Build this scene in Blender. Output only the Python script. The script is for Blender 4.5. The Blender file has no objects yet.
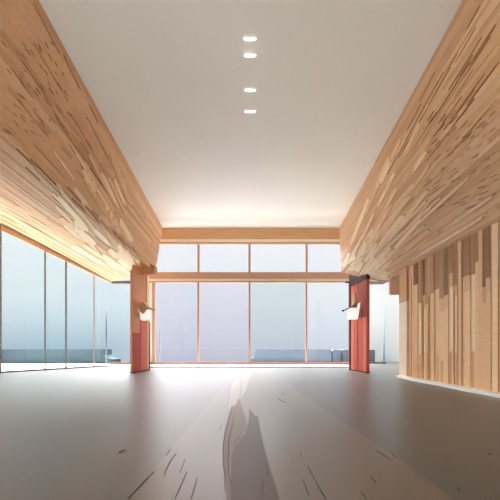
import bpy, bmesh, math, random
from mathutils import Vector
random.seed(7)
C = bpy.context.scene.collection
F = 350.0; HOR = 348.0; EYE = 1.3

def at(px, py, D):
    """point at depth D that stands at the given place of the photograph"""
    return Vector(((px-250)/F*D, D, EYE+(HOR-py)/F*D))

def lin(c):
    return tuple(((v/255)/12.92 if v/255 <= .04045 else ((v/255+.055)/1.055)**2.4) for v in c)

# ------------------------------------------------------------------ materials
def mat(name, rgb, rough=.6, spec=.3, noise=None, attr=False, bump=0, emit=None):
    m = bpy.data.materials.new(name); m.use_nodes = True
    nt = m.node_tree; b = nt.nodes['Principled BSDF']
    col = (*lin(rgb), 1)
    b.inputs['Base Color'].default_value = col
    b.inputs['Roughness'].default_value = rough
    b.inputs['Specular IOR Level'].default_value = spec
    src = None
    if attr:
        a = nt.nodes.new('ShaderNodeVertexColor'); a.layer_name = 'Tone'
        src = a.outputs['Color']
    if noise:
        scale, stretch, amt = noise
        tc = nt.nodes.new('ShaderNodeTexCoord'); mp = nt.nodes.new('ShaderNodeMapping')
        mp.inputs['Scale'].default_value = stretch
        nz = nt.nodes.new('ShaderNodeTexNoise'); nz.inputs['Scale'].default_value = scale
        nz.inputs['Detail'].default_value = 5
        nt.links.new(tc.outputs['Object'], mp.inputs['Vector'])
        nt.links.new(mp.outputs['Vector'], nz.inputs['Vector'])
        mr = nt.nodes.new('ShaderNodeMapRange')
        mr.inputs['From Min'].default_value = .3; mr.inputs['From Max'].default_value = .7
        mr.inputs['To Min'].default_value = 1-amt; mr.inputs['To Max'].default_value = 1+amt
        nt.links.new(nz.outputs['Fac'], mr.inputs['Value'])
        mx = nt.nodes.new('ShaderNodeMix'); mx.data_type = 'RGBA'; mx.blend_type = 'MULTIPLY'
        mx.inputs['Factor'].default_value = 1
        if src: nt.links.new(src, mx.inputs['A'])
        else: mx.inputs['A'].default_value = col
        nt.links.new(mr.outputs['Result'], mx.inputs['B'])
        src = mx.outputs['Result']
        if bump:
            bp = nt.nodes.new('ShaderNodeBump'); bp.inputs['Strength'].default_value = bump
            bp.inputs['Distance'].default_value = .02
            nt.links.new(nz.outputs['Fac'], bp.inputs['Height'])
            nt.links.new(bp.outputs['Normal'], b.inputs['Normal'])
    if src: nt.links.new(src, b.inputs['Base Color'])
    if emit:
        b.inputs['Emission Color'].default_value = (1, .98, .94, 1)
        b.inputs['Emission Strength'].default_value = emit
    return m

def glass(name, rgb, refl=.05):
    m = bpy.data.materials.new(name); m.use_nodes = True
    nt = m.node_tree; nt.nodes.clear()
    o = nt.nodes.new('ShaderNodeOutputMaterial'); t = nt.nodes.new('ShaderNodeBsdfTransparent')
    t.inputs['Color'].default_value = (*lin(rgb), 1)
    g = nt.nodes.new('ShaderNodeBsdfGlossy'); g.inputs['Roughness'].default_value = .03
    x = nt.nodes.new('ShaderNodeMixShader'); x.inputs[0].default_value = refl
    nt.links.new(t.outputs[0], x.inputs[1]); nt.links.new(g.outputs[0], x.inputs[2])
    nt.links.new(x.outputs[0], o.inputs['Surface'])
    return m

M = dict(
    timber=mat('timber_boards', (205,160,120), .55, .2, (3, (6,.6,6), .05), attr=True, bump=.1),
    header=mat('header_timber', (226,178,134), .5, .2, (2, (.5,6,10), .10)),
    pale_wood=mat('pale_timber', (252,232,200), .5, .2, (2, (.5,6,10), .05)),
    frame=mat('frame_timber', (214,170,140), .5, .2, (2, (3,3,3), .05)),
    cream=mat('cream_paint', (250,238,214), .5, .2),
    sill=mat('red_brown_sill', (176,120,104), .5, .2),
    white=mat('white_paint', (248,246,242), .4, .3),
    plaster=mat('plaster', (244,241,233), .8, .1, (.6, (1,1,1), .015)),
    pale=mat('pale_plaster', (200,201,201), .8, .1),
    rail=mat('grey_metal', (104,100,92), .4, .5),
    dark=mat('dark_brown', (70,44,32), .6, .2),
    col=mat('column_tan', (224,158,116), .55, .2, (3, (8,8,.5), .04)),
    salmon=mat('column_salmon', (222,116,94), .55, .2, (3, (8,8,.5), .05)),
    red=mat('column_red', (200,90,72), .55, .2, (3, (8,8,.5), .06)),
    dred=mat('column_dark_red', (158,72,58), .55, .2, (3, (8,8,.5), .06)),
    orange=mat('capital_orange', (206,146,96), .55, .2, (3, (3,3,3), .05)),
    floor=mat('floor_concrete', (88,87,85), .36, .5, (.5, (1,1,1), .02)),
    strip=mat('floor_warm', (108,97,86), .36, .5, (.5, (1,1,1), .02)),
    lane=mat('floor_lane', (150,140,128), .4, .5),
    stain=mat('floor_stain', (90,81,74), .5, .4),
    plank=mat('worn_plank', (118,104,90), .5, .4),
    scratch=mat('floor_scratch', (80,73,68), .7, .1),
    terrace=mat('terrace', (235,235,232), .7, .2),
    water=mat('water', (22,34,44), .02, .5),
    bluegrey=mat('blue_grey_render', (100,110,122), .8, .1, (1, (1,1,1), .03)),
    tealgrey=mat('teal_grey_render', (60,74,80), .8, .1, (1, (1,1,1), .03)),
    bluepole=mat('light_blue_metal', (150,190,214), .4, .3),
    greypole=mat('light_grey_metal', (70,72,74), .4, .3),
    lamp=mat('lamp_diffuser', (255,255,255), .4, .2, emit=6),
    lampframe=mat('lamp_frame', (168,150,136), .5, .3),
    sconce=mat('white_glass_added_glow', (252,252,250), .35, .4, emit=.45),  # faint glow added to lift the white of the shades
    tan=mat('tan_wood', (226,182,132), .5, .2),
    bone=mat('pale_tan', (224,196,162), .5, .2),
    bronze=mat('dull_bronze', (150,136,112), .45, .4),
    g_left=glass('glass_side', (248,252,253), .02),
    g1=glass('glass_lavender', (247,246,251), .02),
    g2=glass('glass_pink', (249,246,250), .02),
    g3=glass('glass_grey', (243,246,247), .02),
    g4=glass('glass_clear', (253,254,255), .02),
    gu=glass('glass_upper', (252,252,254), .02),
)

# ------------------------------------------------------------------ helpers
def link(name, bm, m, parent=None, smooth=False):
    me = bpy.data.meshes.new(name); bm.normal_update(); bm.to_mesh(me); bm.free()
    o = bpy.data.objects.new(name, me); C.objects.link(o)
    if m: me.materials.append(m)
    if smooth:
        for p in me.polygons: p.use_smooth = True
    if parent: o.parent = parent
    return o

def put(name, bm, m, parent=None, smooth=False):
    """mesh in world coordinates, under a parent which may be moved"""
    if parent:
        w = Vector(parent.location)
        p = parent.parent
        while p: w += Vector(p.location); p = p.parent
        for v in bm.verts: v.co -= w
    return link(name, bm, m, parent, smooth)

def box(bm, a, b, bevel=0):
    x0,y0,z0 = [min(a[i],b[i]) for i in range(3)]; x1,y1,z1 = [max(a[i],b[i]) for i in range(3)]
    vs = [bm.verts.new(p) for p in ((x0,y0,z0),(x1,y0,z0),(x1,y1,z0),(x0,y1,z0),(x0,y0,z1),(x1,y0,z1),(x1,y1,z1),(x0,y1,z1))]
    fs = [bm.faces.new([vs[i] for i in f]) for f in ((3,2,1,0),(4,5,6,7),(0,1,5,4),(1,2,6,5),(2,3,7,6),(3,0,4,7))]
    if bevel:
        es = list({e for f in fs for e in f.edges})
        bmesh.ops.bevel(bm, geom=es, offset=bevel, segments=2, affect='EDGES')
    return bm
def BX(a, b, bevel=0): return box(bmesh.new(), a, b, bevel)

def prism(bm, pts, off):
    """closed outline extruded along off"""
    off = Vector(off)
    a = [bm.verts.new(Vector(p)) for p in pts]; b = [bm.verts.new(Vector(p)+off) for p in pts]
    n = len(pts)
    bm.faces.new(a); bm.faces.new(list(reversed(b)))
    for i in range(n): bm.faces.new((a[i], b[i], b[(i+1)%n], a[(i+1)%n]))
    bmesh.ops.recalc_face_normals(bm, faces=bm.faces[:])
    return bm

def beam(bm, p, q, w, h):
    """bar from p to q; w across (horizontal), h upward"""
    p = Vector(p); q = Vector(q); d = (q-p).normalized()
    s = d.cross(Vector((0,0,1)))
    s = Vector((1,0,0)) if s.length < .01 else s.normalized()
    u = s.cross(d).normalized()
    v = []
    for e in (p, q):
        for a, b in ((-1,-1),(1,-1),(1,1),(-1,1)):
            v.append(bm.verts.new(e+s*a*w/2+u*b*h/2))
    for f in ((0,1,2,3),(7,6,5,4),(0,4,5,1),(1,5,6,2),(2,6,7,3),(3,7,4,0)): bm.faces.new([v[i] for i in f])
    bmesh.ops.recalc_face_normals(bm, faces=bm.faces[:])
    return bm

def tube(bm, pts, rad, n=12):
    rings = []
    for i, p in enumerate(pts):
        p = Vector(p); d = (Vector(pts[min(i+1,len(pts)-1)])-Vector(pts[max(i-1,0)])).normalized()
        a = d.cross(Vector((0,1,0)));  a = Vector((1,0,0)) if a.length < .05 else a.normalized()
        b = d.cross(a).normalized(); r = rad[i]
        rings.append([bm.verts.new(p+a*math.cos(t)*r+b*math.sin(t)*r) for t in [2*math.pi*k/n for k in range(n)]])
    for r0, r1 in zip(rings, rings[1:]):
        for k in range(n): bm.faces.new((r0[k], r0[(k+1)%n], r1[(k+1)%n], r1[k]))
    bm.faces.new(rings[0]); bm.faces.new(list(reversed(rings[-1])))
    bmesh.ops.recalc_face_normals(bm, faces=bm.faces[:])
    return bm

def thing(name, label, cat, loc=(0,0,0), group=None):
    o = bpy.data.objects.new(name, None); C.objects.link(o); o.location = loc
    o.empty_display_size = .3
    return tag(o, label, cat, group)
def tag(o, label, cat, group=None):
    o['label'] = label; o['category'] = cat
    if group: o['group'] = group
    return o
def struct(name, bm, m, label=None, smooth=False):
    o = link(name, bm, m, None, smooth); o['kind'] = 'structure'
    if label: o['label'] = label
    return o

# ------------------------------------------------------------------ room shell
FY = 25.3                                   # the glazed far wall
fl = bmesh.new()
prism(fl, [(-15.2,-3.2,0),(6.95,-3.2,0),(6.95,FY-10,0),(16,FY-10,0),(16,33,0),(7.2,33,0),(7.2,FY,0),(-10.1,FY,0),(-13.05,18.2,0)], (0,0,-.3))
floor = struct('floor', fl, M['floor'], 'smooth grey-beige floor of the empty hall')

def floor_poly(name, pix, m, z):
    bm = bmesh.new()
    pts = []
    for x, y in pix:
        D = F*EYE/(y-HOR); pts.append(((x-250)/F*D, D, .0005))
    prism(bm, pts, (0,0,z))
    return put(name, bm, m, floor)

# warm middle strip, its edges run straight down the room
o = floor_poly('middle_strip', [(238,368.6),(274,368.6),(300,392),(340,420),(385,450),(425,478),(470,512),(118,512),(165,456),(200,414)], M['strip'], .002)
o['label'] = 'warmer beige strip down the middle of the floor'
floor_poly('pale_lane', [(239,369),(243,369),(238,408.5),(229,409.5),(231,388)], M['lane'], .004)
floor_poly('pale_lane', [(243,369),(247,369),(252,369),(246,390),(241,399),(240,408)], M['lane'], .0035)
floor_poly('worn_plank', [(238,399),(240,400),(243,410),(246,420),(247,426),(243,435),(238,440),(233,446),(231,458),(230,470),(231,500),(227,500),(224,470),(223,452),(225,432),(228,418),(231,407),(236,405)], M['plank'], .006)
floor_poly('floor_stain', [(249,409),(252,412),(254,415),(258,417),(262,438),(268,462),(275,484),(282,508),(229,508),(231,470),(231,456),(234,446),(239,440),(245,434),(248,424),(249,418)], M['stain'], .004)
def scratch(pix, w=.9):
    L = []; R = []
    for i, (x, y) in enumerate(pix):
        t = i/(len(pix)-1); ww = w*(.25+math.sin(math.pi*min(max(t,.05),.95)))*.5
        L.append((x-ww, y)); R.append((x+ww, y))
    return L + R[::-1]
scr = bmesh.new()
def add_scratch(pix, w=.9):
    pts = []
    for x, y in scratch(pix, w):
        D = F*EYE/(y-HOR); pts.append(((x-250)/F*D, D, .001))
    prism(scr, pts, (0,0,.008))
for s in ([(232,411),(228,421),(225,432),(223,448),(223,462),(225,478),(224,494)], [(235,412),(232,428),(229,440),(228,460),(229,478),(231,486)],
          [(240,438),(236,440),(233,446)], [(222,425),(219,431)], [(170,450),(166,456)], [(176,454),(170,462),(165,472),(164,477)],
          [(185,460),(180,473)], [(187,472),(180,488),(175,499)], [(197,478),(194,490),(191,499)], [(154,472),(144,482),(136,491),(128,499)],
          [(278,399),(286,403)], [(308,467),(315,480)], [(315,480),(322,493),(326,499)], [(303,480),(309,496)], [(300,453),(302,457)],
          [(376,451),(383,455),(391,461)], [(370,476),(376,483)], [(361,492),(366,499)], [(392,454),(396,458)], [(266,464),(268,478)],
          [(457,488),(460,491)], [(488,454),(491,455)], [(119,453),(125,450)], [(264,480),(262,494)], [(282,393),(284,394.5)]):
    add_scratch(s, .55)
o = put('scratch', scr, M['scratch'], floor); o['kind'] = 'stuff'; o['label'] = 'thin dark scratches scattered over the near floor'

struct('ceiling', BX((-15,-3.5,9.97),(9.6,26.0,10.3)), M['plaster'], 'plain off-white ceiling')
bm = bmesh.new()
box(bm, (-15,-3.5,-.3),(-12,-3.2,9.97)); box(bm, (4.6,-3.5,-.3),(7.2,-3.2,9.97)); box(bm, (-12,-3.5,-.3),(4.6,-3.2,2.2)); box(bm, (-12,-3.5,4.6),(4.6,-3.2,9.97))
for k in range(1, 5): box(bm, (-12+k*3.32-.05,-3.4,.6),(-12+k*3.32+.05,-3.3,4.6))
struct('unseen_wall_back', bm, M['plaster'])  # unseen wall, its window band shaped to let light in
# unseen side wall beside the near glazing, opened above to let light in
bm = bmesh.new(); prism(bm, [(-14.6,-3.2,0),(-13.06,18.0,0),(-13.4,18.0,0),(-14.9,-3.2,0)], (0,0,3.6))
for k in range(5):
    d = -3+k*5.2; box(bm, (-14.75+(d+3)*.0735-.08,d,.5),(-14.75+(d+3)*.0735+.08,d+.16,7.7))
struct('unseen_wall_left', bm, M['plaster'])
struct('wall_far', BX((11.0,33,-.3),(16.3,33.3,10.5)), M['pale'], 'pale plain wall beyond the red column')
bm = bmesh.new(); box(bm, (16,15.8,-.3),(16.3,33,9.97))
struct('wall_side', bm, M['pale'])
bm = bmesh.new(); box(bm, (7.3,15.6,0),(15.99,15.75,9.96)); box(bm, (6.96,15.6,0),(7.3,15.75,4.6))
struct('wall_side.001', bm, M['pale'])
struct('added_roof', BX((9.7,15.6,10.5),(13.8,33.3,10.8)), M['plaster'])  # unseen roof added to keep sun off the alcove, slot left for light

# ------------------------------------------------------------------ timber bulkheads
def lerp(a, b, t): return Vector(a)*(1-t)+Vector(b)*t
def surfL(u, v, off=0):
    A = lerp((-4.55,-2.5,9.97), (-6.33,25.2,9.97), u)
    B = lerp((-8.2,-2.5,8.9), (-5.43,20,5.64), u)
    Cc = lerp((-14.4,-2.5,7.85), (-13,18.2,7.85), u/.747) if u < .747 else lerp((-13,18.2,7.85), (-10.0,25.2,6.12), (u-.747)/.253)
    p = lerp(A, B, v/.4) if v < .4 else lerp(B, Cc, (v-.4)/.6)
    return p
def surfR(u, v, off=0):
    A = lerp((4.55,-2.5,9.97), (6.48,25.2,9.97), u)
    B = lerp((6.0,-2.5,7.4), (5.22,20,5.64), u)
    Cc = lerp((6.72,-2.5,4.75), (6.95,18.2,4.72), u)
    return lerp(A, B, v/.45) if v < .45 else lerp(B, Cc, (v-.45)/.55)
def nrm(S, u, v, sgn):
    e = .002; u = min(max(u, e), 1-e); v = min(max(v, e), 1-e)
    n = (S(u+e,v)-S(u-e,v)).cross(S(u,v+e)-S(u,v-e)).normalized()
    return n*sgn

TONES = [(220,176,135),(215,169,129),(226,182,142),(211,165,123),(231,190,149),(218,173,132),(207,159,119),(224,179,138),(220,175,133)]
def cladding(S, sgn, nv, lens, name, parent, tones=TONES, v0=0, v1=1):
    bm = bmesh.new(); cl = bm.loops.layers.float_color.new('Tone')
    def quad(pts, col):
        f = bm.faces.new([bm.verts.new(p) for p in pts])
        for l in f.loops: l[cl] = (*lin(col), 1)
    vs = [v0]
    while vs[-1] < v1: vs.append(min(v1, vs[-1]+(v1-v0)/nv*random.uniform(.45,1.6)))
    for a, b in zip(vs, vs[1:]):
        u = 0; last = None
        while u < 1:
            w = min(1, u+random.uniform(*lens))
            if 1-w < .03: w = 1
            col = random.choice([t for t in tones if t != last]); last = col
            h = random.uniform(.008, .035)
            n = 5
            for k in range(n):
                u0 = u+(w-u)*k/n; u1 = u+(w-u)*(k+1)/n
                p = [S(u0,a), S(u1,a), S(u1,b), S(u0,b)]
                q = [x+nrm(S, uu, vv, sgn)*h for x, uu, vv in zip(p, (u0,u1,u1,u0), (a+1e-3,a+1e-3,b-1e-3,b-1e-3))]
                quad(q, col); quad([p[0],p[1],q[1],q[0]], col); quad([p[3],p[2],q[2],q[3]], col)
                if k == 0: quad([p[0],p[3],q[3],q[0]], col)
                if k == n-1: quad([p[1],p[2],q[2],q[1]], col)
            u = w
    return put(name, bm, M['timber'], parent)

from mathutils.bvhtree import BVHTree
def bvh(S):
    bm = bmesh.new(); N = 60; K = 40
    g = [[bm.verts.new(S(i/N, j/K)) for j in range(K+1)] for i in range(N+1)]
    for i in range(N):
        for j in range(K): bm.faces.new((g[i][j], g[i+1][j], g[i+1][j+1], g[i][j+1]))
    bm.normal_update(); t = BVHTree.FromBMesh(bm); bm.free(); return t
def battens(T, items, name, m, parent, h=.06, tone=None):
    """raised or inlaid slivers of timber: (x0,y0,x1,y1,width) seen from the room"""
    bm = bmesh.new(); cl = bm.loops.layers.float_color.new('Tone')
    E = Vector((0,0,EYE))
    for (x0,y0,x1,y1,w,col) in items:
        dx, dy = x1-x0, y1-y0; L = math.hypot(dx,dy)
        if L < .5: continue
        nx, ny = -dy/L, dx/L
        n = max(3, int(L/8)); rows = []
        for i in range(n+1):
            t = i/n; ww = w/2*(1 if .12 < t < .85 else (.75 if t <= .12 else .45))
            row = []
            for s in (-1, 1):
                d = (at(x0+dx*t+nx*ww*s, y0+dy*t+ny*ww*s, 1)-E).normalized()
                loc, nn, _, _ = T.ray_cast(E, d)
                if loc is None: row = None; break
                if nn.dot(d) > 0: nn = -nn
                row.append((loc, loc+nn*h))
            if row: rows.append(row)
        if len(rows) < 2: continue
        V = [[bm.verts.new(p) for p in (r[0][0], r[0][1], r[1][1], r[1][0])] for r in rows]
        fs = [bm.faces.new(V[0]), bm.faces.new(list(reversed(V[-1])))]
        for r0, r1 in zip(V, V[1:]):
            for k in range(3): fs.append(bm.faces.new((r0[k], r1[k], r1[k+1], r0[k+1])))
        for f in fs:
            for l in f.loops: l[cl] = (*lin(col), 1)
    bmesh.ops.recalc_face_normals(bm, faces=bm.faces[:])
    return put(name, bm, m, parent)

def backing(S, back, name, parent):
    bm = bmesh.new(); N = 20
    cs = (0, .2, .4, .6, .8, 1)
    for i in range(N):
        for a, b in zip(cs, cs[1:]):
            bm.faces.new([bm.verts.new(p) for p in (S(i/N,a), S((i+1)/N,a), S((i+1)/N,b), S(i/N,b))])
    # closed far end, top and back, so the bulkhead is a solid volume
    for u in (0, 1):
        ring = [S(u,0), S(u,.2), S(u,.4), S(u,.45), S(u,.7), S(u,1), S(u,1)+Vector((back,0,0)), Vector((S(u,1).x+back, S(u,0).y, 9.97))]
        c = sum(ring, Vector())/len(ring); vc = bm.verts.new(c)
        for p, q in zip(ring, ring[1:]+ring[:1]): bm.faces.new((vc, bm.verts.new(p), bm.verts.new(q)))
    for i in range(N):
        a, b = S(i/N,1), S((i+1)/N,1)
        bm.faces.new([bm.verts.new(p) for p in (a, b, b+Vector((back,0,0)), a+Vector((back,0,0)))])
        bm.faces.new([bm.verts.new(p) for p in (b+Vector((back,0,0)), a+Vector((back,0,0)), Vector((a.x+back,a.y,9.97)), Vector((b.x+back,b.y,9.97)))])
    bmesh.ops.remove_doubles(bm, verts=bm.verts[:], dist=1e-4)
    bmesh.ops.recalc_face_normals(bm, faces=bm.faces[:])
    return put(name, bm, M['header'], parent)

bl = thing('timber_bulkhead', 'sloping timber-boarded bulkhead above the left glass wall, ending over the tan column', 'beam', (-9,11,6))
backing(surfL, -.25, 'core', bl)
cladding(surfL, -1, 46, (.15,.6), 'boarding', bl)
br = thing('timber_bulkhead', 'sloping timber-boarded bulkhead above the right slat wall, ending over the red column', 'beam', (7,11,5))
backing(surfR, .25, 'core', br)
cladding(surfR, 1, 40, (.15,.6), 'boarding', br)
TL, TR = bvh(surfL), bvh(surfR)

def fan(vx, vy, n, x_rng, len_rng, w_rng, cols, keep):
    out = []
    while len(out) < n:
        x = random.uniform(*x_rng[0]); y = random.uniform(*x_rng[1])
        if not keep(x, y): continue
        L = random.uniform(*len_rng); d = math.hypot(vx-x, vy-y)
        k = min(.85, L/d)
        out.append((x, y, x+(vx-x)*k, y+(vy-y)*k, random.uniform(*w_rng), random.choice(cols)))
    return out
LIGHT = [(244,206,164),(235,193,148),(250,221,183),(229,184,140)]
LIT_PALE = [(250,226,192),(248,220,182),(246,216,178)]  # light from the far windows, put into the timber tone
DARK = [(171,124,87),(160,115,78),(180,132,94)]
# left: pale slivers painting window light near the far end, dark grain lines and a field of short nicks near the room's front
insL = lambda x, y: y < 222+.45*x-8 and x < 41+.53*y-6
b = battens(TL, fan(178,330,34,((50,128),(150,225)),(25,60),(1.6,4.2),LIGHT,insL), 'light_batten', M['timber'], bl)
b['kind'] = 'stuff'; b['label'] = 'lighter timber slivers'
b = battens(TL, fan(165,300,30,((55,125),(215,262)),(12,34),(2.5,6),LIT_PALE,insL), 'lit_pale_batten', M['timber'], bl)
b['kind'] = 'stuff'; b['label'] = 'palest timber slivers near the column, window light put into their tone'
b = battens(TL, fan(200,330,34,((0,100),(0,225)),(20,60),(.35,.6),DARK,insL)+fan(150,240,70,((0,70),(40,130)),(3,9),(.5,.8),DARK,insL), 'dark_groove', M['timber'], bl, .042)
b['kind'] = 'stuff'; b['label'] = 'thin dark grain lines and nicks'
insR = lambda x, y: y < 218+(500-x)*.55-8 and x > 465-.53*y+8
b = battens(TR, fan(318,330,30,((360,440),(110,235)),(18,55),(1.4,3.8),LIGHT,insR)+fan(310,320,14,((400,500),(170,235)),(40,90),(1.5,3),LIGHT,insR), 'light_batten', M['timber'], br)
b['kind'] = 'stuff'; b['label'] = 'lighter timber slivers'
b = battens(TR, [(366,271.5,388,275.5,3.2,LIT_PALE[0]),(367,274.6,389,278.6,3.0,LIT_PALE[1]),(372,268.5,391,273,2.4,LIT_PALE[2])]+fan(325,320,24,((350,395),(225,262)),(10,30),(2,5),LIT_PALE,insR), 'lit_pale_batten', M['timber'], br)
b['kind'] = 'stuff'; b['label'] = 'palest timber slivers near the column, window light put into their tone'
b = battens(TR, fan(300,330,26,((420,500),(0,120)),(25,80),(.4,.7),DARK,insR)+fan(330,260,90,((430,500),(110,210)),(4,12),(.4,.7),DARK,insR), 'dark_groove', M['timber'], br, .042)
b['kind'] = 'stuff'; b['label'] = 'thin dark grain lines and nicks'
# pale cross piece behind the red column, where the right bulkhead ends
bm = bmesh.new(); prism(bm, [at(362,266,24.2), at(384,266,24.2), at(390,275,24.2), at(386.5,282,24.2), at(362,282,24.2)], (0,.8,0))
put('end_beam', bm, M['pale_wood'], br)
bm = BX(at(364,281.6,24.15), at(387,282.4,24.15)+Vector((0,.8,0))); put('end_beam_trim', bm, M['rail'], br)

# ------------------------------------------------------------------ slatted wall on the right
wr = struct('wall_right', BX((6.86,-3.2,0),(6.95,15.75,4.8)), M['header'], 'wall of vertical timber slats of uneven tone on the right, shade painted into their tops')
bm = bmesh.new(); cl = bm.loops.layers.float_color.new('Tone')
def tbox(a, b, col):
    n0 = len(bm.faces); box(bm, a, b); bm.faces.ensure_lookup_table()
    for f in bm.faces[n0:]:
        for l in f.loops: l[cl] = (*lin(col), 1)
WT = [(234,194,152),(238,202,162),(230,188,146),(226,180,136),(240,206,168),(232,190,146)]
SHADE_T = [(150,108,74),(164,120,84),(176,132,96),(142,100,66),(186,142,106)]  # brown of the upper slats stands for shade under the bulkhead
MT = [(212,164,122),(216,172,132),(206,158,116)]
y = 15.72
random.seed(21)
first = True
while y > -3:
    w = random.uniform(.13,.34)*(1 if y > 11 else .8)
    if first: tbox((6.70,y-.75,0),(6.86,y,3.3),(240,214,188)); tbox((6.69,y-.75,3.3),(6.86,y,4.75),MT[0]); y -= .75; first = False; continue
    x = random.uniform(6.74,6.82)
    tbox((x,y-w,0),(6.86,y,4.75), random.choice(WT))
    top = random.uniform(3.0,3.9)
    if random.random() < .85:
        tbox((x-.02,y-w+.01,top),(6.86,y-.005,4.75), random.choice(SHADE_T))
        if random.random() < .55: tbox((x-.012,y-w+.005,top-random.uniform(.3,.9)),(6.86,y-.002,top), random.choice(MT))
    if random.random() < .35: tbox((x-.012,y-w*.7,0),(6.86,y-w*.2,random.uniform(.5,1.5)), random.choice(MT))
    if random.random() < .5: tbox((x-.02,y-.03,0),(6.86,y,random.uniform(3,4.7)), (186,136,96))
    y -= w
link('slat', bm, M['timber'], wr)
bm = bmesh.new(); prism(bm, [at(390,280,15.9), at(391.5,277,15.9), at(400,274,15.9), at(402,274,15.9), at(402,294,15.9), at(391,295,15.9), at(389.6,292,15.9)], (0,.12,0))
put('header_board', bm, mat('pinkish_timber', (236,200,176), .6, .2), wr)
bm = bmesh.new()
prism(bm, [(6.42,15.4,0),(6.5,14.9,0),(6.40,13.8,0),(6.48,12.4,0),(6.44,10.5,0),(6.5,9.8,0),(6.46,7,0),(6.46,-3,0),(6.84,-3,0),(6.84,15.3,0),(6.6,15.7,0)], (0,0,.09))
struct('baseboard_right', bm, M['white'], 'white strip along the foot of the slat wall')

# ------------------------------------------------------------------ far glazed wall
def X(px, D=FY): return (px-250)/F*D
def Z(py, D=FY): return EYE+(HOR-py)/F*D
w1 = struct('window_1', BX((X(161),FY,Z(239.5)),(X(340),FY+.35,9.97)), M['header'], 'large timber-framed glazed wall at the far end')
put('header_strip', BX((X(160),FY-.08,Z(242.2)),(X(341),FY+.2,Z(239.5)),.01), M['cream'], w1)
put('header_strip', BX((X(160),FY-.06,Z(244)),(X(341),FY+.2,Z(242.2)),.01), M['frame'], w1)
put('transom', BX((X(147),FY-.15,Z(279)),(X(352),FY+.2,Z(272.5)),.02), M['frame'], w1)
put('transom_strip', BX((X(149),FY-.12,Z(281.4)),(X(352),FY+.15,Z(279)),.01), M['cream'], w1)
put('transom_strip', BX((X(150),FY-.1,Z(282.6)),(X(352),FY+.15,Z(281.4)),.01), M['frame'], w1)
for px in (198.5, 249.5, 306.5):
    put('mullion', BX((X(px-1.1),FY-.05,Z(273)),(X(px+1.1),FY+.12,Z(243.5)),.01), M['frame'], w1)
for px in (198.3, 249.5, 306.3):
    put('mullion', BX((X(px-.9),FY-.05,Z(364)),(X(px+.9),FY+.12,Z(282)),.01), M['frame'], w1)
put('door_jamb', BX((X(149.3),FY-.06,Z(365)),(X(152.2),FY+.12,Z(282)),.01), M['white'], w1)
bm = bmesh.new(); prism(bm, [(X(152.2),FY-.06,Z(282)),(X(155),FY-.06,Z(282)),(X(155),FY-.06,Z(350)),(X(156),FY-.06,Z(363)),(X(151.3),FY-.06,Z(363)),(X(152.3),FY-.06,Z(352))],(0,.2,0))
put('door_jamb', bm, M['frame'], w1)
put('door_jamb', BX((X(349),FY-.06,Z(365)),(X(351),FY+.12,Z(282)),.01), M['dark'], w1)
put('sill', BX((X(110),FY-.1,Z(364.3)),(X(351),FY+.2,Z(362.2)),.01), M['sill'], w1)
put('threshold', BX((X(150,23.4),23.4,.001),(X(352),FY+.2,.07),.01), M['white'], w1)
put('threshold_edge', BX((X(150,23.3),23.3,.001),(X(352,23.3),23.4,.05)), M['lampframe'], w1)
def pane(x0, x1, y0, y1, m): put('glass_pane', BX((X(x0),FY+.02,Z(y1)),(X(x1),FY+.04,Z(y0))), m, w1)
pane(155,198,282.6,363,M['g1']); pane(198.6,249,282.6,363,M['g2']); pane(250,306,282.6,363,M['g3']); pane(306.8,350,282.6,363,M['g4'])
pane(155,198,244,273,M['gu']); pane(199,249,244,273,M['gu']); pane(250,306,244,273,M['gu']); pane(307,341,244,273,M['gu'])
pane(110,150,283,363,M['g_left'])
put('header_strip', BX((X(110),FY-.08,Z(283.5)),(X(150),FY+.2,Z(281)),.01), M['rail'], w1)
# low pale band in front of the first pane, an edge seen in the glass
put('glass_stile', BX((X(159.5),FY-.01,Z(363)),(X(160.3),FY+.02,Z(330))), M['pale'], w1)

# ------------------------------------------------------------------ left glass wall
def gl(D):                                           # foot line of the glass
    return -13+(D-18.2)*(3.0/7.0)
def gt(D): return 7.85-(D-18.2)*(1.73/7.0)
def Dof(px):                                         # depth where that line crosses a sight line
    k = (px-250)/F; return (-13-18.2*3/7)/(k-3/7)
bm = bmesh.new(); beam(bm, (-13,18.2,.04), (-10,25.2,.04), .14, .08)
w2 = struct('window_2', bm, M['rail'], 'tall frameless glass wall on the left with thin dark posts')
bm = bmesh.new(); prism(bm, [(gl(18.2)+.05,18.2,gt(18.2)-.10),(gl(25.2)+.05,25.2,gt(25.2)-.02),(gl(25.2)+.05,25.2,gt(25.2)-.16),(gl(18.2)+.05,18.2,gt(18.2)-.42)], (-.15,0,0))
put('fascia', bm, M['frame'], w2)
bm = bmesh.new(); beam(bm, (gl(18.2)+.08,18.2,gt(18.2)-.04), (gl(25.2)+.08,25.2,gt(25.2)-.0), .12, .10); put('top_rail', bm, M['rail'], w2)
marks = [0.2, 45, 66, 94, 110.5]
for px, r in zip(marks[:4], (.045,.035,.04,.035)):
    D = Dof(px); put('post', BX((gl(D)-r, D-r, .0), (gl(D)+r, D+r, gt(D)-.1)), M['rail'] if px != 94 else M['lampframe'], w2)
for a, b in zip(marks, marks[1:]):
    d0, d1 = Dof(a)+.04, Dof(b)-.04
    bm = bmesh.new(); prism(bm, [(gl(d0),d0,.08),(gl(d1),d1,.08),(gl(d1),d1,gt(d1)-.15),(gl(d0),d0,gt(d0)-.3)], (-.02,0,0))
    put('glass_pane', bm, M['g_left'], w2)

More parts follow.
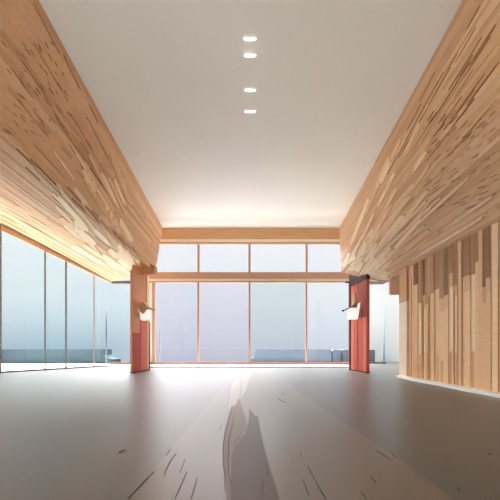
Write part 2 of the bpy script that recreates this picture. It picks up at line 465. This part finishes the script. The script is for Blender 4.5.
# ------------------------------------------------------------------ columns
def fin(name, label, s, m_main, near, far):
    """tall board column seen from its inner side; s=-1 left, 1 right. near/far = (X, D)"""
    (xn, dn), (xf, df) = near, far
    t = thing(name, label, 'column', ((xn+xf)/2, (dn+df)/2, 0))
    def P(k, z, off=0): return Vector((xn+(xf-xn)*k - s*off, dn+(df-dn)*k, z))
    def slab(nm, k0, k1, z0, z1, m, off0, off1, z1b=None):
        bm = bmesh.new(); z1b = z1 if z1b is None else z1b
        prism(bm, [P(k0,z0,off0), P(k1,z0,off0), P(k1,z1b,off0), P(k0,z1,off0)], (-s*(off1-off0),0,0))
        return put(nm, bm, m, t)
    return t, P, slab
nearL, farL = (X(132.5,18.2),18.2), (X(149.3,20.7),20.7)
t, P, slab = fin('timber_column', 'tall tan column with salmon-red lower boards, left of the far glazing', -1, M['col'], nearL, farL)
slab('shaft', 0, 1, 0, 5.35, M['col'], -.12, 0, 5.8)
slab('lower_board', 0.005, .42, .01, Z(333,18.8), M['red'], 0, .03)
slab('lower_board', .42, .80, .01, Z(319,19.5), M['salmon'], 0, .045)
slab('edge_strip', .80, .96, .01, 5.7, M['tan'], 0, .03)
slab('edge_strip', .80, .93, Z(306,20.4), 5.75, M['pale_wood'], .03, .05)
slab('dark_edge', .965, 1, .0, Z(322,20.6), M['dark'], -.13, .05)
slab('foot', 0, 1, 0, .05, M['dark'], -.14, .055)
bm = bmesh.new(); prism(bm, [at(131.5,274.5,19.4), at(154.6,273.5,19.4), at(155,266,19.4), at(148,262,19.4), at(132.5,260,19.4)], (0,.5,0))
put('capital', bm, M['orange'], t)

nearR, farR = (X(367.3,18.2),18.2), (X(350,20.7),20.7)
t2, P, slab = fin('timber_column', 'tall red boarded column with a dark top, right of the far glazing', 1, M['red'], nearR, farR)
slab('shaft', 0, 1, 0, 5.2, M['red'], -.12, 0, 5.8)
slab('board', .02, .22, .03, Z(301,18.6), M['salmon'], 0, .03)
slab('board', .24, .48, .03, 5.1, M['red'], 0, .025)
slab('board', .0, .46, Z(318,19), 5.2, M['dred'], .0, .035)
slab('board', .50, .72, .03, 5.4, M['red'], 0, .04)
slab('board', .74, .92, .03, 5.5, M['salmon'], 0, .02)
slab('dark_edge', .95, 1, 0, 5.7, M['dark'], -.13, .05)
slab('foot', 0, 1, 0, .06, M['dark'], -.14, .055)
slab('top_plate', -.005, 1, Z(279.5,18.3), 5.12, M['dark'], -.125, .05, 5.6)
bm = bmesh.new(); beam(bm, at(345.5,282.3,20.7), at(350.5,282.3,20.7), .1, .08); put('bracket', bm, M['dark'], t2)

# ------------------------------------------------------------------ wall lamps on the columns
a = at(144.3,315.5,19.0)
s1 = thing('wall_lamp', 'small white cup-shaped wall lamp with rounded base on the tan and salmon column', 'wall lamp', a)
c = a
bm = bmesh.new(); tube(bm, [c+Vector((0,0,-.27)), c+Vector((0,0,-.24)), c+Vector((0,0,-.1)), c+Vector((0,0,.15)), c+Vector((0,0,.38))], [.10,.20,.27,.29,.26], 20)
put('shade', bm, M['sconce'], s1, True)
put('wall_plate', BX(c+Vector((-.29,-.12,-.12)), c+Vector((-.15,.12,.2))), M['bronze'], s1)
bm = bmesh.new(); prism(bm, [c+Vector(p) for p in ((-.24,-.3,.42),(-.16,-.3,.62),(.02,-.3,.70),(.18,-.3,.60),(.24,-.3,.36),(.14,-.3,.18),(.03,-.3,.02),(-.1,-.3,.16))], (0,.45,0))
put('cover', bm, M['tan'], s1)
bm = bmesh.new(); tube(bm, [c+Vector((.1,-.12,.38)), c+Vector((.4,-.15,.36)), c+Vector((.70,-.2,.24))], [.07,.06,.03], 10)
put('arm', bm, M['tan'], s1, True)
bm = bmesh.new(); prism(bm, [c+Vector(p) for p in ((-.17,-.31,-.2),(-.13,-.31,-.2),(-.12,-.31,.4),(-.16,-.31,.4))], (0,.05,0)); put('rib', bm, M['tan'], s1)

c = at(353,312,19.0)
s2 = thing('wall_lamp', 'small white square wall lamp with a pale pointed top on the red column', 'wall lamp', c)
bm = bmesh.new(); prism(bm, [c+Vector(p) for p in ((-.25,-.15,-.40),(.22,-.15,-.40),(.36,-.15,.50),(.22,-.15,.36),(.0,-.15,.32),(-.25,-.15,.12))], (0,.3,0))
bmesh.ops.bevel(bm, geom=bm.edges[:], offset=.015, segments=2, affect='EDGES'); put('shade', bm, M['sconce'], s2)
put('wall_plate', BX(c+Vector((.15,-.1,-.2)), c+Vector((.43,.1,.1))), M['bronze'], s2)
bm = bmesh.new(); tube(bm, [c+Vector((.06,-.05,.2)), c+Vector((.07,-.05,.42)), c+Vector((.08,-.05,.75)), c+Vector((.08,-.05,1.02))], [.16,.14,.1,.05], 14)
put('pointed_top', bm, M['bone'], s2, True)
bm = bmesh.new(); tube(bm, [c+Vector((.15,-.2,.4)), c+Vector((-.1,-.2,.27)), c+Vector((-.35,-.2,.16)), c+Vector((-.56,-.2,.06))], [.08,.05,.04,.03], 10)
arm = put('arm', bm, M['bronze'], s2, True)
bm = bmesh.new(); bmesh.ops.create_icosphere(bm, subdivisions=2, radius=.06)
for v in bm.verts: v.co += c+Vector((-.6,-.2,.05))
put('knob', bm, M['dark'], arm, True)

# ------------------------------------------------------------------ ceiling lights
def ceiling_light(label, D, w):
    t = thing('ceiling_light', label, 'ceiling light', (0,D,9.97), 'slim lights in a row on the ceiling')
    bm = bmesh.new()
    def ell(rx, ry, z0, z1, n=28):
        pts = []
        for k in range(n):
            a = 2*math.pi*k/n; cx, sy = math.cos(a), math.sin(a)
            pts.append((rx*math.copysign(abs(cx)**.5,cx), D+ry*math.copysign(abs(sy)**.6,sy), z0))
        prism(bm, pts, (0,0,z1-z0))
    ell(w+.006, .045, 9.969, 9.952); put('frame', bm, M['lampframe'], t)
    bm = bmesh.new(); 
    pts = []
    for k in range(28):
        a_ = 2*math.pi*k/28; cx, sy = math.cos(a_), math.sin(a_)
        pts.append((w*math.copysign(abs(cx)**.5,cx), D-.004+.034*math.copysign(abs(sy)**.6,sy), 9.952))
    prism(bm, pts, (0,0,-.02)); put('diffuser', bm, M['lamp'], t)
def Dc(py): return F*(9.97-EYE)/(HOR-py)
ceiling_light('slim white ceiling light nearest to the front, topmost in the row', Dc(38), .165)
ceiling_light('slim white ceiling light, second from the front of the row', Dc(54.7), .165)
ceiling_light('slim white ceiling light, third from the front of the row', Dc(89.5), .175)
ceiling_light('slim white ceiling light farthest from the front, nearest to the glazing', Dc(111), .19)

# ------------------------------------------------------------------ outside
bm = BX((-220,29.55,-.4),(11,280,-.05)); box(bm, (-220,-60,-.4),(-21.1,29.55,-.05))
struct('ground.002', bm, M['water'], 'calm pale blue water beyond the terrace')
struct('ground', BX((-21,25.75,-.35),(7.15,29.5,-.02)), M['terrace'], 'pale terrace outside the glass')
bm = bmesh.new(); prism(bm, [(-21,-20,-.02),(10,-20,-.02),(10,-3.6,-.02),(-15.3,-3.6,-.02),(-13.15,18.2,-.02),(-10.15,25.5,-.02),(-10.15,25.7,-.02),(-21,25.7,-.02)], (0,0,-.3))
struct('ground.001', bm, M['terrace'], 'pale terrace left of the glass wall, with an unseen stretch added behind the room')  # unseen stretch behind the room added to bounce sunlight inside
G = 30.0
def low(pix, m, label, depth=2.0, D=G):
    bm = bmesh.new(); prism(bm, [at(x,y,D) for x,y in pix], (0,depth,0))
    o = link('low_block', bm, m); return tag(o, label, 'low wall', 'low blue-grey blocks outside')
b0 = HOR+F*EYE/G
low([(-60,b0),(-60,349.2),(102.5,349.2),(103,355),(106,357.8),(112,359.3),(112,b0)], M['tealgrey'], 'long low grey-teal block with a notched end outside the left glass wall')
low([(251,b0),(251,358.5),(253.5,357.5),(254.5,355),(255.5,349.2),(331,349.2),(332,b0)], M['bluegrey'], 'long low grey block outside the two right-hand panes of the far glazing')
low([(333,b0),(332.6,351),(334,349.5),(340.6,350),(340.8,353),(341.4,b0)], M['bluegrey'], 'short low block in the narrow gap beside the long grey block')
low([(343,b0),(342.5,350),(346.5,349.5),(348.5,352),(349.5,b0)], M['bluegrey'], 'narrow low block just left of the red column')
o = low([(350.5,b0),(350.5,350),(375,349.8),(375,b0)], M['bluegrey'], 'low blue block just right of the red column')
o = tag(link('ledge', BX((7.5,29.0,.001),(X(386.5,29.0),29.4,.13), .02), M['rail']), 'dark low ledge at the foot of the pale wall right of the red column', 'ledge')
bm = bmesh.new(); tube(bm, [at(384,305,29.2), at(384,330,29.2), Vector((X(384,29.2),29.2,.14))], [.04,.06,.08], 12)
tag(link('pole', bm, M['bluepole'], None, True), 'thin light blue upright pole standing on the dark ledge', 'pole')
bm = bmesh.new(); tube(bm, [at(106.3,308,28), at(106.3,330,28), at(106.3,364.5,28)], [.05,.06,.06], 12)
for v in bm.verts: v.co.z = max(v.co.z, -.019)
tag(link('pole', bm, M['greypole'], None, True), 'thin pale grey upright pole outside the left glass wall', 'pole')

# ------------------------------------------------------------------ sky and light
w = bpy.data.worlds.new('World'); bpy.context.scene.world = w; w.use_nodes = True
nt = w.node_tree; bg = nt.nodes['Background']
tc = nt.nodes.new('ShaderNodeTexCoord'); sx = nt.nodes.new('ShaderNodeSeparateXYZ')
nt.links.new(tc.outputs['Generated'], sx.inputs[0])
rp = nt.nodes.new('ShaderNodeValToRGB'); nt.links.new(sx.outputs['Z'], rp.inputs[0])
el = rp.color_ramp.elements
el[0].position = 0; el[0].color = (*lin((214,220,230)),1)
el[1].position = .19; el[1].color = (*lin((240,247,251)),1)
e = el.new(.06); e.color = (*lin((224,230,238)),1)
e = el.new(.12); e.color = (*lin((234,240,245)),1)
e = el.new(.33); e.color = (*lin((250,252,254)),1)
# the sky grows brighter high up, above the part seen through the glass
mr = nt.nodes.new('ShaderNodeMapRange'); nt.links.new(sx.outputs['Z'], mr.inputs['Value'])
mr.inputs['From Min'].default_value = .36; mr.inputs['From Max'].default_value = .75
mr.inputs['To Min'].default_value = .715; mr.inputs['To Max'].default_value = 6.5
rl = nt.nodes.new('ShaderNodeValToRGB'); nt.links.new(sx.outputs['Z'], rl.inputs[0]); q = rl.color_ramp.elements
q[0].position = 0; q[0].color = (*lin((176,198,212)),1); q[1].position = .25; q[1].color = (*lin((242,250,252)),1)
e = q.new(.06); e.color = (*lin((208,224,232)),1); e = q.new(.12); e.color = (*lin((229,240,244)),1)
az = nt.nodes.new('ShaderNodeMapRange'); nt.links.new(sx.outputs['X'], az.inputs['Value'])
az.inputs['From Min'].default_value = -.26; az.inputs['From Max'].default_value = -.4
mxw = nt.nodes.new('ShaderNodeMix'); mxw.data_type = 'RGBA'; nt.links.new(az.outputs[0], mxw.inputs['Factor'])
nt.links.new(rp.outputs[0], mxw.inputs['A']); nt.links.new(rl.outputs[0], mxw.inputs['B'])
nt.links.new(mxw.outputs['Result'], bg.inputs['Color']); # and brightness added far left, out of view, to light the right wall
ml = nt.nodes.new('ShaderNodeMapRange'); nt.links.new(sx.outputs['X'], ml.inputs['Value'])
ml.inputs['From Min'].default_value = -.64; ml.inputs['From Max'].default_value = -.85
ml.inputs['To Min'].default_value = 0; ml.inputs['To Max'].default_value = 3.2
ad = nt.nodes.new('ShaderNodeMath'); ad.operation = 'ADD'
nt.links.new(mr.outputs[0], ad.inputs[0]); nt.links.new(ml.outputs[0], ad.inputs[1]); nt.links.new(ad.outputs[0], bg.inputs['Strength'])

def sun(name, direction, energy, angle, col):
    l = bpy.data.lights.new(name, 'SUN'); l.energy = energy; l.angle = math.radians(angle); l.color = col
    o = bpy.data.objects.new(name, l); C.objects.link(o)
    o.rotation_euler = Vector(direction).to_track_quat('-Z','Y').to_euler(); o.location = (0,20,20)
sun('sun', (.02,.03,-1), 11.5, 4, (1,.98,.97))
sun('soft_sky_fill', (.22,-1,-.72), 3.0, 40, (1,.97,.94))  # second sun lamp, added to brighten the far floor

# ------------------------------------------------------------------ camera
cam = bpy.data.cameras.new('camera'); co = bpy.data.objects.new('camera', cam); C.objects.link(co)
co.location = (0,0,EYE); co.rotation_euler = (math.pi/2,0,0)
cam.sensor_width = 36; cam.lens = F/500*36; cam.shift_y = (HOR-250)/500
cam.clip_end = 300
sc = bpy.context.scene; sc.camera = co
sc.view_settings.view_transform = 'Standard'; sc.view_settings.look = 'None'
sc.view_settings.gamma = 1; sc.view_settings.exposure = .5
sc.view_settings.use_curve_mapping = False
